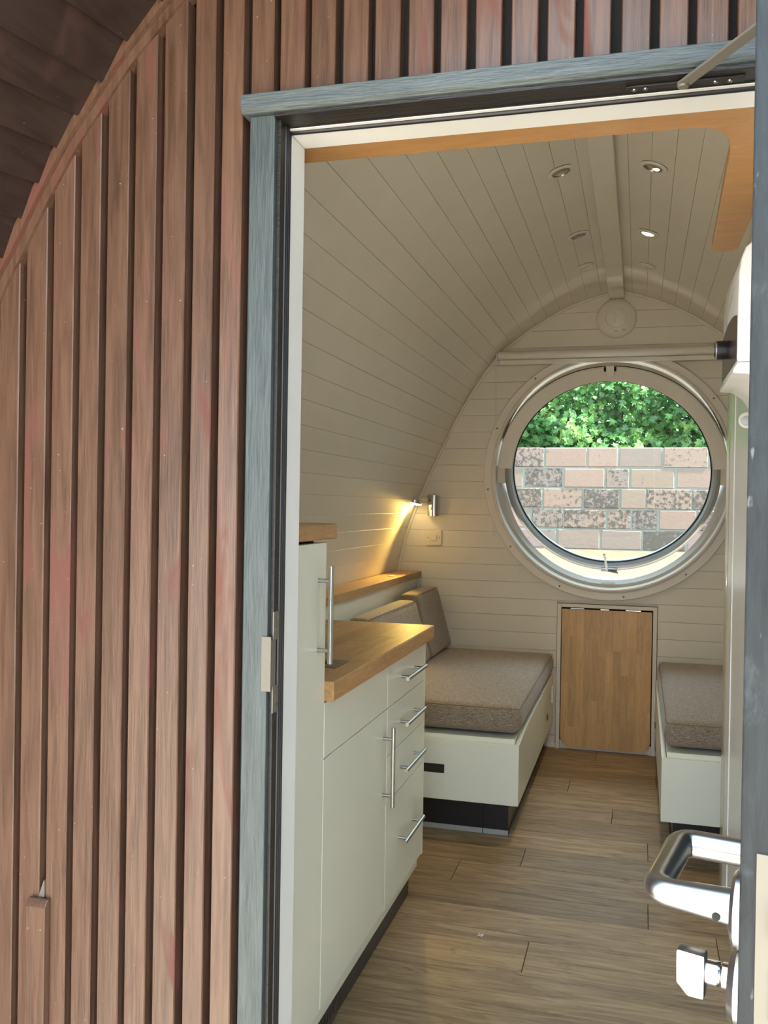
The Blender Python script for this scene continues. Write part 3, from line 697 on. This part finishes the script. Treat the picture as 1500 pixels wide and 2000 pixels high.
def bench(name, label, x0, x1, aisle, y0, y1):
    # aisle = +1: walkway on the +X side (left bench), -1: on the -X side
    t = thing(name, label, 'bench', ((x0+x1)/2, (y0+y1)/2, 0))
    s = aisle; xa = x1 if s > 0 else x0            # aisle-side plane
    def bx(d0, d1, ya, yb, z0, z1):
        a, b = xa-s*d0, xa-s*d1; return B(min(a,b), max(a,b), ya, yb, z0, z1)
    depth = x1-x0
    obj('box', bx(0.018, depth, y0+0.018, y1, 0.155, 0.355), 'cab', t, 0.001)
    fr = obj('front_panel', bx(0.0, depth, y0, y0+0.017, 0.145, 0.3835), 'cab', t, 0.0015)
    obj('lid', bx(0.019, depth, y0+0.004, y1, 0.356, 0.402) if False else bx(0.019, depth, y0+0.018, y1, 0.356, 0.4035), 'cab', t, 0.001)
    ys = y0+0.62*(y1-y0)
    a = obj('side_panel', MB().prism([(xa,y0+0.0175,0.145),(xa,ys-0.0015,0.145),(xa,ys-0.0015,0.408),(xa,y0+0.55,0.408),(xa,y0+0.30,0.404),(xa,y0+0.12,0.394),(xa,y0+0.0175,0.384)], (-s*0.017,0,0)), 'cab', t, 0.0012)
    d = obj('drawer', B(min(xa,xa-s*0.017), max(xa,xa-s*0.017), ys+0.0015, y1-0.02, 0.145, 0.412), 'cab', t, 0.0012)
    ring = MB().lathe((xa+s*0.001, ys+0.22, 0.245), (s,0,0), [(0.0,0.0),(0.016,0.0),(0.017,0.003),(0.013,0.004),(0.011,0.0025),(0,0.0025)], 28)
    obj('ring_pull', ring, 'nickel', d, 0, True)
    obj('latch', B(min(xa,xa+s*0.008), max(xa,xa+s*0.008), y1-0.12, y1-0.10, 0.27, 0.36), 'plastic', t, 0.002)
    obj('plinth', bx(0.048, depth, y0+0.08, y1, 0.0, 0.155), 'blackp', t, 0.001)
    sk = obj('floor_seal', bx(0.046, depth, y0+0.0765, y0+0.0795, 0.0, 0.020), 'alu', t)
    sk2 = MB().box(*sorted((xa-s*0.048+s*0.0005, xa-s*0.048+s*0.0035)), y0+0.0765, y1, 0.0, 0.018)
    obj('floor_seal', sk2, 'heater_dark', t)
    obj('plinth_joint', bx(0.148, 0.151, y0+0.0755, y0+0.080, 0.0, 0.155), 'dark', t)
    return t, fr
t, fr = bench('bench_box', 'cream bench box left of the aisle with a black finger slot', -1.205, -0.438, 1, 3.62, 5.135)
sl = obj('finger_slot', B(-0.835, -0.7345, 3.6185, 3.6225, 0.250, 0.2855), 'black', fr, 0.0012)
obj('slot_recess', B(-0.832, -0.741, 3.6178, 3.620, 0.2575, 0.2775), 'heater_dark', sl)
bench('bench_box', 'cream bench box right of the aisle beside the white partition', 0.097, 0.90, -1, 3.62, 5.135)
def seat(label, x0, x1, y0, y1, z0, z1, group=None):
    t = thing('seat_cushion', label, 'cushion', ((x0+x1)/2, (y0+y1)/2, z0))
    obj('pad', rounded(x0, x1, y0, y1, z0, z1, 0.040, 0.012), 'fabric', t, 0, True)
    r = 0.012; zt = z1-0.006
    pts = []
    for cx, cy, a in ((x1-0.03,y1-0.03,0),(x0+0.03,y1-0.03,PI/2),(x0+0.03,y0+0.03,PI),(x1-0.03,y0+0.03,1.5*PI)):
        for k in range(5): pts.append((cx+0.022*math.cos(a+k*PI/8), cy+0.022*math.sin(a+k*PI/8), zt))
    pts.append(pts[0])
    obj('piping', MB().tube(pts, 0.0013, 6, False), 'piping', t, 0, True)
    return t
seat('taupe seat cushion on the left bench reaching behind the worktop', -1.12, -0.437, 3.655, 5.13, 0.4145, 0.522)
seat('taupe seat cushion on the right bench beside the partition', 0.106, 0.86, 3.655, 5.13, 0.4145, 0.512)
def back_cushion(label, y0, y1, zt=0.845):
    t = thing('back_cushion', label, 'cushion', (-1.12, (y0+y1)/2, 0.53))
    mb = rounded(-1.17, -1.055, y0, y1, 0.536, zt, 0.026, 0.004, (8,26,20))
    z0 = 0.535
    def sh(p):
        x, y, z = p; k = (z-z0)/(zt-z0); fr_ = (x+1.17)/0.115
        return (x-0.015+0.05*(1-k)*1.0+ (0.02*(1-k))*fr_ - 0.02*k*fr_, y, z)
    mb.v = [sh(p) for p in mb.v]
    obj('pad', mb, 'fabric', t, 0, True)
    pts = [sh((-1.058, y0+0.02+(y1-y0-0.04)*i/10, zt-0.003)) for i in range(11)]
    obj('piping', MB().tube(pts, 0.0022, 6), 'piping', t, 0, True)
    return t
back_cushion('taupe back cushion leaning on the left bench nearest the end wall', 4.60, 5.115, 0.862)
back_cushion('taupe back cushion half hidden by the oak worktop', 3.72, 4.585, 0.836)

# ------------------------------------------------------------------ wooden flap panel and frame at the end wall
t = thing('flap_panel', 'hanging oak flap panel on the end wall between the benches', 'flap table', (-0.16, 5.14, 0.4))
x0, x1, z0, z1 = -0.397, 0.0755, 0.016, 0.768
nst = 12; w = (x1-x0)/nst; R = 0.052
def low(x):
    if x < x0+R: return z0+R-math.sqrt(max(0, R*R-(x0+R-x)**2))
    if x > x1-R: return z0+R-math.sqrt(max(0, R*R-(x-x1+R)**2))
    return z0
for i in range(nst):
    a, b = x0+i*w, x0+(i+1)*w; z = z0-random.random()*0.4
    cuts = [z0]; 
    while z < z1:
        z += random.uniform(0.25, 0.55)
        if z0+0.09 < z < z1-0.06: cuts.append(z)
    cuts.append(z1)
    for c0, c1 in zip(cuts, cuts[1:]):
        if c0 == z0:
            xsn = [a+(b-a)*q/5 for q in range(6)]; poly = [(q, 5.118, low(q)) for q in xsn]+[(b, 5.118, c1), (a, 5.118, c1)]
        else: poly = [(a,5.118,c0),(b,5.118,c0),(b,5.118,c1),(a,5.118,c1)]
        obj('stave', MB().prism(poly, (0,0.020,0)), 'oak_z', t)
for xh, wh in ((-0.315,0.072),(-0.17,0.045),(-0.022,0.078)):
    obj('hinge', MB().tube([(xh-wh/2,5.117,0.772),(xh+wh/2,5.117,0.772)], 0.0042, 10), 'chrome', t, 0, True)
tf = struct('trim_5')
obj('stile', B(-0.423,-0.402,5.128,5.149,0.0,0.795), 'ceil', tf, 0.0015); obj('stile', B(0.081,0.102,5.128,5.149,0.0,0.795), 'ceil', tf, 0.0015)
obj('top_rail', B(-0.4015,0.0805,5.128,5.149,0.7765,0.795), 'ceil', tf, 0.0015)
obj('bottom_rail', B(-0.4015,0.0805,5.140,5.149,0.0,0.048), 'ceil', tf, 0.0015)
o = obj('baseboard_back', MB().box(-0.47,-0.4235,5.132,5.149,0.001,0.03).box(0.1025,0.15,5.132,5.149,0.001,0.03), 'ceil', None, 0.0015); o['kind'] = 'structure'

# ------------------------------------------------------------------ end wall fittings
t = thing('roller_blind', 'rolled-up cream roller blind above the porthole', 'blind', (-0.17, 5.11, 2.15))
obj('roll', MB().tube([(-0.768,5.112,2.157),(0.470,5.112,2.157)], 0.0235, 24), 'ring', t, 0, True)
obj('bottom_bar', B(-0.760,0.465,5.102,5.120,2.106,2.132), 'ring', t, 0.004)
for x in (-0.776, 0.474): obj('bracket', B(x-0.005,x+0.005,5.095,5.149,2.132,2.184), 'plastic', t, 0.003)
m = MB()
for xx in (-0.783, -0.775):
    for i in range(120):
        z = 2.165-i*0.0083; m.lathe((xx,5.108,z), (0,0,1), [(0,-0.0024),(0.0021,0),(0,0.0024)], 5)
m.lathe((-0.779,5.108,1.166),(0,0,1),[(0,-0.004),(0.004,0),(0,0.004)],6)
obj('bead_chain', m, 'plastic', t, kind='stuff')
t = thing('round_vent', 'round white domed cover high on the end wall above the blind', 'vent cover', (CX, 5.14, 2.347))
c = (CX, YB-0.001, 2.347)
obj('dome', MB().lathe(c, (0,-1,0), [(0.106,0.0),(0.106,0.008),(0.103,0.016),(0.092,0.026),(0.056,0.036),(0.053,0.034),(0.050,0.036),(0.0,0.040)], 64), 'ring', t, 0, True)
fin = [(CX+0.024*math.cos(a)-0.02, YB-0.0395, 2.347+0.03*math.sin(a)) for a in [PI*0.75-k*PI*0.16 for k in range(9)]]
obj('fin', MB().tube([(CX-0.035,YB-0.039,2.375),(CX-0.01,YB-0.041,2.37),(CX+0.0,YB-0.041,2.352),(CX-0.004,YB-0.041,2.33),(CX-0.008,YB-0.039,2.315)], 0.0028, 8), 'ring', t, 0, True)
for dx, wz in ((0.002,0.006),(0.040,0.011)):
    mm = B(CX+dx-0.010, CX+dx+0.010, 5.1165, 5.119, 2.275-wz/2+dx*0.14, 2.275+wz/2+dx*0.14)
    obj('rating_label', mm, 'alu', t)
t = thing('wall_lamp', 'chrome swivel reading lamp lit warm yellow on the end wall', 'wall lamp', (-1.125, 5.12, 1.32))
lb = MB().lathe((-1.1245,5.122,1.262), (0,0,1), [(0,0),(0.0365,0),(0.0365,0.116),(0,0.116)], 40)
obj('bracket', lb, 'chrome', t, 0, True)
obj('arm', MB().tube([(-1.125,5.088,1.333),(-1.142,5.078,1.339),(-1.180,5.062,1.339)], 0.0048, 10), 'chrome', t, 0, True)
obj('switch_knob', MB().tube([(-1.127,5.086,1.308),(-1.127,5.070,1.300)], [0.0055,0.004], 10), 'chrome', t, 0, True)
hdm = Matrix.Translation((-1.219,5.045,1.340)) @ Matrix.Rotation(math.radians(-7),4,'X') @ Matrix.Rotation(math.radians(8),4,'Y')
lh = obj('head', MB().lathe((0,0,0),(0,0,1),[(0.043,-0.011),(0.0455,-0.009),(0.0455,0.009),(0.042,0.0125),(0,0.013)],40).xform(hdm), 'chrome', t, 0, True)
obj('lens', MB().lathe((0,0,0),(0,0,1),[(0.0425,-0.010),(0.036,-0.0145),(0,-0.016)],40).xform(hdm), 'lit_wall', lh, 0, True, label='glowing warm lens')
def spot(name, loc, target, e, col, size, blend=0.6, rad=0.03, parent=None):
    l = bpy.data.lights.new(name, 'SPOT'); l.energy = e; l.color = col; l.spot_size = math.radians(size); l.spot_blend = blend; l.shadow_soft_size = rad
    o = link(bpy.data.objects.new(name, l)); o.location = loc; o.rotation_euler = (Vector(target)-Vector(loc)).to_track_quat('-Z','Y').to_euler(); return o
spot('wall_lamp_light', (-1.205,5.03,1.318), (-1.30,4.40,0.98), 15.0, (1.0,0.64,0.15), 76, 1.0, 0.035)
t = thing('light_switch', 'small square cream rocker switch below the wall lamp', 'light switch', (-1.126, 5.145, 1.138))
obj('plate', B(-1.171,-1.081,5.141,5.1495,1.094,1.182), 'cream_plastic', t, 0.003)
obj('rocker', B(-1.143,-1.109,5.137,5.1415,1.122,1.154), 'cream_plastic', t, 0.002)
for x in (-1.159,-1.093): obj('screw', MB().lathe((x,5.141,1.138),(0,-1,0),[(0,0.0004),(0.003,0.0003),(0.003,-0.001)],10), 'dark', t)

# ------------------------------------------------------------------ ceiling downlights and vents
def normal_at(xoff):
    h = 0.01; return math.atan2(half_z(xoff+h)-half_z(xoff-h), 2*h)
def half_z(xo):
    x = CX-abs(xo)
    for a, b in zip(PROF, PROF[1:]):
        if b[0] <= x <= a[0]: return a[1]+(b[1]-a[1])*(a[0]-x)/(a[0]-b[0]+1e-9)
    return 2.4
def place(t, x, y):
    t.location = (x, y, half_z(x-CX)); t.rotation_euler = (0, -math.atan2(half_z(x-CX+0.01)-half_z(x-CX-0.01), 0.02), 0)
def downlight(label, group, lens):
    t = thing('downlight', label, 'downlight', (0,0,0), group)
    obj('rim', MB().lathe((0,0,0),(0,0,-1),[(0.046,0.0),(0.047,0.003),(0.044,0.006),(0.034,0.007),(0.031,0.004),(0.030,-0.006)],40), 'ring', t, 0, True)
    obj('inner_ring', MB().lathe((0,0,0),(0,0,-1),[(0.0315,0.001),(0.0315,0.0065),(0.0295,0.0075),(0.027,0.004),(0.025,-0.004)],32), 'steel', t, 0, True)
    obj('gap_ring', MB().lathe((0,0,0),(0,0,-1),[(0.046,0.0012),(0.0488,0.0008)],40), 'heater_dark', t)
    obj('lamp', MB().lathe((0,0,0),(0,0,-1),[(0.0285,0.001),(0.024,0.0055),(0.012,0.0085),(0,0.009)],32), lens, t, 0, True)
    if 'half-lit' in label:
        obj('bulb', MB().lathe((0.010,0.0,0),(0,0,-1),[(0.013,0.0068),(0.011,0.0092),(0,0.0105)],20), 'lit_dim', t, 0, True, label='glowing half of the lamp')
    return t
grp = 'recessed downlights in the ceiling'
place(downlight('unlit round downlight left of the ridge beam, nearest the door', grp, 'lens'), -0.278, 3.19)
place(downlight('unlit round downlight left of the ridge beam, second from the door', grp, 'lens'), -0.268, 3.96)
place(downlight('half-lit round downlight right of the ridge beam, nearest the door', grp, 'lens'), 0.026, 3.195)
place(downlight('brightly lit round downlight right of the ridge beam', grp, 'lit'), 0.0155, 3.97)
def vent(label, x, y):
    t = thing('ceiling_vent', label, 'vent', (0,0,0), 'round vents in the ceiling')
    obj('rim', MB().lathe((0,0,0),(0,0,-1),[(0.040,0),(0.041,0.004),(0.036,0.007),(0.032,0.005),(0.031,-0.002)],36), 'ring', t, 0, True)
    obj('disc', MB().lathe((0,0,0),(0,0,-1),[(0.031,0.0015),(0.0,0.0015)],32), 'ceil', t)
    obj('gap_ring', MB().lathe((0,0,0),(0,0,-1),[(0.040,0.0012),(0.0425,0.0008)],36), 'heater_dark', t)
    obj('inner_gap', MB().lathe((0,0,0),(0,0,-1),[(0.0285,0.0022),(0.0312,0.0022)],32), 'heater_dark', t)
    obj('bar', B(-0.0305,0.0305,-0.004,0.004,-0.0065,-0.0015), 'ring', t, 0.001)
    place(t, x, y)
vent('round slotted ceiling vent left of the ridge beam by the end wall', -0.269, 4.47)
vent('round slotted ceiling vent right of the ridge beam by the end wall', 0.0155, 4.50)
spot('downlight_light', (0.0155,3.97,half_z(0.1525)-0.012), (0.0155-0.05,3.97,0.0), 14.0, (1.0,0.78,0.45), 95, 0.7, 0.025)

# ------------------------------------------------------------------ right partition, heater and fittings
wr = struct('wall_right')
obj('panel', B(0.290, 0.325, YI+0.006, 3.25, 0.0, 1.93), 'frame_white', wr, 0.001)
obj('stile', B(0.2865, 0.325, 3.12, 3.249, 0.0, 1.93), 'frame_white', wr, 0.002)
obj('end_post', B(0.2865, 0.33, 3.262, 3.385, 0.0, 1.93), 'beige_gloss', wr, 0.012, True, 4)
obj('cap', B(0.285, 0.345, YI+0.006, 3.385, 1.9305, 1.945), 'ceil', wr, 0.002)
t = thing('water_heater', 'white wall-mounted water heater with a dark panel and black knob', 'water heater', (0.25, 2.08, 1.7))
prof = [(0.289,1.852),(0.222,1.852),(0.205,1.847),(0.192,1.836),(0.184,1.815),(0.180,1.785),(0.179,1.74),(0.179,1.612),(0.289,1.612)]
obj('case', MB().prism([(x,1.925,z) for x, z in prof], (0,0.325,0)), 'plastic', t, 0.004, True, 3)
lipp = [(0.289,1.6115),(0.181,1.6115),(0.173,1.598),(0.1725,1.590),(0.200,1.588),(0.222,1.572),(0.236,1.550),(0.289,1.550)]
obj('skirt', MB().prism([(x,1.930,z) for x, z in lipp], (0,0.318,0)), 'plastic', t, 0.002, True)
pn = [(1.930,1.614),(2.246,1.614),(2.246,1.725),(2.20,1.722),(2.12,1.716),(2.04,1.706),(1.97,1.694),(1.930,1.684)]
pn = [(1.930,1.614),(2.246,1.614),(2.246,1.708),(2.19,1.716),(2.12,1.720),(2.04,1.718),(1.98,1.712),(1.930,1.703)]
obj('dark_panel', MB().prism([(0.1775,y,z) for y, z in pn], (0.003,0,0)), 'heater_dark', t, label='dark brown control panel')
kn = obj('knob', MB().lathe((0.178,2.13,1.668),(-1,0,0),[(0,0),(0.0195,0),(0.0205,0.004),(0.0200,0.022),(0.017,0.0245),(0,0.0245)],36), 'black', t, 0, True, label='round black control knob')
obj('knob_ring', MB().lathe((0.178,2.13,1.668),(-1,0,0),[(0.0170,0.0243),(0.0206,0.0225),(0.0208,0.0245),(0.0190,0.0262),(0.0165,0.0262)],36,closed=True), 'chrome', kn, 0, True)
obj('swoosh', MB().tube([(0.1795,1.99,1.775),(0.1785,2.05,1.763),(0.1785,2.12,1.744),(0.1785,2.17,1.722)], 0.0010, 6), 'alu', t)
obj('side_hatch', MB().box(0.206,0.2068,1.9238,1.9255,1.722,1.782).box(0.206,0.262,1.9238,1.9255,1.7812,1.782).box(0.206,0.262,1.9238,1.9255,1.722,1.7228), 'alu', t)
obj('side_screw', MB().lathe((0.222,1.925,1.672),(0,-1,0),[(0,0.001),(0.0025,0.001),(0.004,0.0005),(0.0045,-0.001)],14), 'alu', t, 0, True)
obj('inlet_pipe', MB().tube([(0.252,1.985,1.55),(0.252,1.985,1.515)], 0.010, 12), 'brass', t, 0, True)
obj('hose', MB().tube([(0.252,1.985,1.515),(0.252,1.985,1.44),(0.262,2.0,1.38),(0.280,2.03,1.36)], 0.006, 10), 'plastic', t, 0, True)
t = thing('wall_hook', 'small round white hose fitting on the partition below the water heater', 'hose fitting', (0.27, 2.62, 1.55))
hx = (0.2705, 2.62, 1.560)
obj('flange', MB().lathe(hx,(0,-1,0),[(0.018,-0.008),(0.022,0.0),(0.021,0.006),(0.016,0.008),(0.013,0.006),(0.013,-0.004)],32), 'plastic', t, 0, True)
obj('core', MB().lathe(hx,(0,-1,0),[(0.013,0.003),(0.0,0.004)],24), 'alu', t)
obj('stem', B(0.266,0.291,2.625,2.64,1.552,1.568), 'plastic', t, 0.003)

# ------------------------------------------------------------------ bit of litter on the floor
m = MB()
for a in range(4): m.prism([(-0.448,2.808,0.0005),(-0.448+0.010*math.cos(a*1.57+.3),2.808+0.010*math.sin(a*1.57+.3),0.0005),(-0.448+0.009*math.cos(a*1.57+.9),2.808+0.009*math.sin(a*1.57+.9),0.002)], (0,0,0.003))
tag(obj('paper_scrap', m, 'plastic'), 'tiny crumpled white paper scrap on the plank floor', 'litter')

# ------------------------------------------------------------------ outside: ground, block wall, shrubs
o = obj('ground', B(-14, 14, -16, 5.9, -0.60, -0.45), 'gravel'); o['kind'] = 'structure'
o = obj('ground_bank', MB().prism([(-9,5.95,-0.45),(-9,5.95,0.78),(-9,7.2,0.86),(-9,9.0,0.925),(-9,14,1.1),(-9,14,-0.45)], (18,0,0)), 'bank'); o['kind'] = 'structure'
t = thing('garden_wall', 'weathered pink and brown concrete block wall outside the porthole', 'wall', (-0.2, 9.1, 0.9))
YW = 9.0; CH = 0.1945; zb = 0.927
obj('mortar', B(-5.0, 4.6, YW+0.006, YW+0.20, zb-0.02, zb+5*CH-0.004), 'mortar', t)
rowsX = [[-1.30,-0.86,-0.47,-0.065,0.19+0.14], [-1.16+0.0,-0.755,-0.315,-0.09+0.0,0.16,0.55], [-1.42,-0.955,-0.565,-0.19,0.055,0.50], [-1.52,-1.115,-0.70,-0.345,-0.105,0.305], [-1.40,-0.99,-0.60,-0.245,0.165]]
def at_row(px): return -1.1247+(px-1016)/(1385-1016)*(0.6121+1.1247)
starts_px = [ [1004,1065,1151,1213,1299,1385,1470], [1024,1104,1188,1236,1323,1410,1500], [980,1063,1145,1217,1268,1354,1440], [960,1040,1106,1192,1240,1291,1365,1450], [1012,1094,1180,1262,1345,1430] ]
for r, sp in enumerate(starts_px):
    z1 = zb+(5-r)*CH; z0 = z1-CH
    xs = [at_row(p) for p in sp]
    while xs[0] > -4.5: xs.insert(0, xs[0]-random.choice((0.40,0.40,0.36)))
    while xs[-1] < 4.2: xs.append(xs[-1]+random.choice((0.40,0.40,0.36)))
    for a, b in zip(xs, xs[1:]):
        g1, g2 = random.uniform(0.005,0.013), random.uniform(0.005,0.013)
        obj('block', B(a+g1, b-g2, YW+random.uniform(-0.004,0.004), YW+0.19, z0+g1*0.8, z1-(g2*0.8 if r else 0.002)), 'block', t, 0.006, seg=1)
# loose boards lying on the bank just behind the pod
def plank(label, x0, x1, y0, y1, z, mat, rz=0.0, name='timber_board', cat='board'):
    c = Vector(((x0+x1)/2, (y0+y1)/2, z)); R = Matrix.Translation(c) @ Matrix.Rotation(rz,4,'Z')
    mb = B(-(x1-x0)/2, (x1-x0)/2, -(y1-y0)/2, (y1-y0)/2, 0, 0.03).xform(R)
    tag(obj(name, mb, mat, None, 0.003), label, cat)
plank('long white painted board on the ground outside below the sash', -1.0, 0.12, 6.35, 6.6, 0.815, 'plastic', 0.02)
plank('blue-grey tarpaulin sheet on the ground outside below the sash', 0.16, 0.36, 6.32, 6.60, 0.815, 'tarp', 0.03, 'tarpaulin', 'tarpaulin')
plank('pale timber board outside right of the tarpaulin', 0.42, 1.3, 6.6, 6.75, 0.835, 'board_old', 0.35)

def leaf_shape(s):
    P = [(0,0),(0.30,0.05),(0.52,0.30),(0.28,0.38),(0.36,0.70),(0.12,0.62),(0,1.0),(-0.12,0.62),(-0.36,0.70),(-0.28,0.38),(-0.52,0.30),(-0.30,0.05)]
    vs = [(x*s, y*s, abs(x)*s*0.25-0.12*s*y*y) for x, y in P]; vs.append((0, 0.38*s, -0.03*s))
    return vs, [(i, (i+1) % 12, 12) for i in range(12)]
def leaf_tf(p, facing=True):
    q = Vector((random.gauss(0,0.55), -1.0 if facing else random.gauss(-0.4,0.8), random.gauss(0.55,0.55))).normalized().to_track_quat('Z','Y')
    return Matrix.Translation(p) @ q.to_matrix().to_4x4() @ Matrix.Rotation(random.uniform(0,6.28),4,'Z')
LV, LF = leaf_shape(1.0)
leaf_me = bpy.data.meshes.new('leaf'); leaf_me.from_pydata([(x, y, z) for x, y, z in LV], [], LF); leaf_me.materials.append(M['leaf'])
def hedge(label, cx, w, z0, h, y, nleaf, ndeep, nparts):
    t = thing('hedge', label, 'hedge', (cx, y, z0-0.9))
    mb = MB()
    for i in range(22):
        st = MB(); x = cx+random.uniform(-0.48,0.48)*w; yy = y+random.uniform(0.35,0.7)
        st.tube([(x, yy, z0-0.95), (x+random.uniform(-0.1,0.1), yy, z0), (x+random.uniform(-0.25,0.25), yy-0.1, z0+h*0.8)], [0.02,0.014,0.005], 6)
        obj('stem', st, 'stem', t)
    def pt(deep=False):
        a = random.uniform(-1,1); top = z0+h*(0.86+0.08*math.sin(5*a+1)+0.06*math.sin(13*a))
        yy = y+0.14*math.sin(9*a)+0.10*math.sin(23*a+2)
        zz = random.uniform(z0-0.12, top)
        yy += 0.10*math.sin(zz*9+a*6)
        yy += random.uniform(0.45,1.0) if deep else abs(random.gauss(0,0.16))
        return Vector((cx+a*w/2, yy, zz))
    for i in range(nleaf):
        T = leaf_tf(pt(), random.random() < 0.75); s = random.uniform(0.05,0.10)
        mb.add([T @ (Vector(v)*s) for v in LV], LF)
    for i in range(ndeep):
        T = leaf_tf(pt(True), random.random() < 0.9); s = random.uniform(0.10,0.16)
        mb.add([T @ (Vector(v)*s) for v in LV], LF)
    obj('foliage', mb, 'leaf', t, kind='stuff')
    for i in range(nparts):
        p = pt(); p.y = p.y-0.14
        o = link(bpy.data.objects.new('leaf', leaf_me)); o.parent = t
        o.matrix_local = Matrix.Translation(-OFF[t.name]) @ leaf_tf(p) @ Matrix.Scale(random.uniform(0.08,0.12), 4)
hedge('dense sunlit leafy green hedge growing above the block wall', -0.28, 4.4, 1.84, 1.35, 9.42, 6500, 4200, 170)
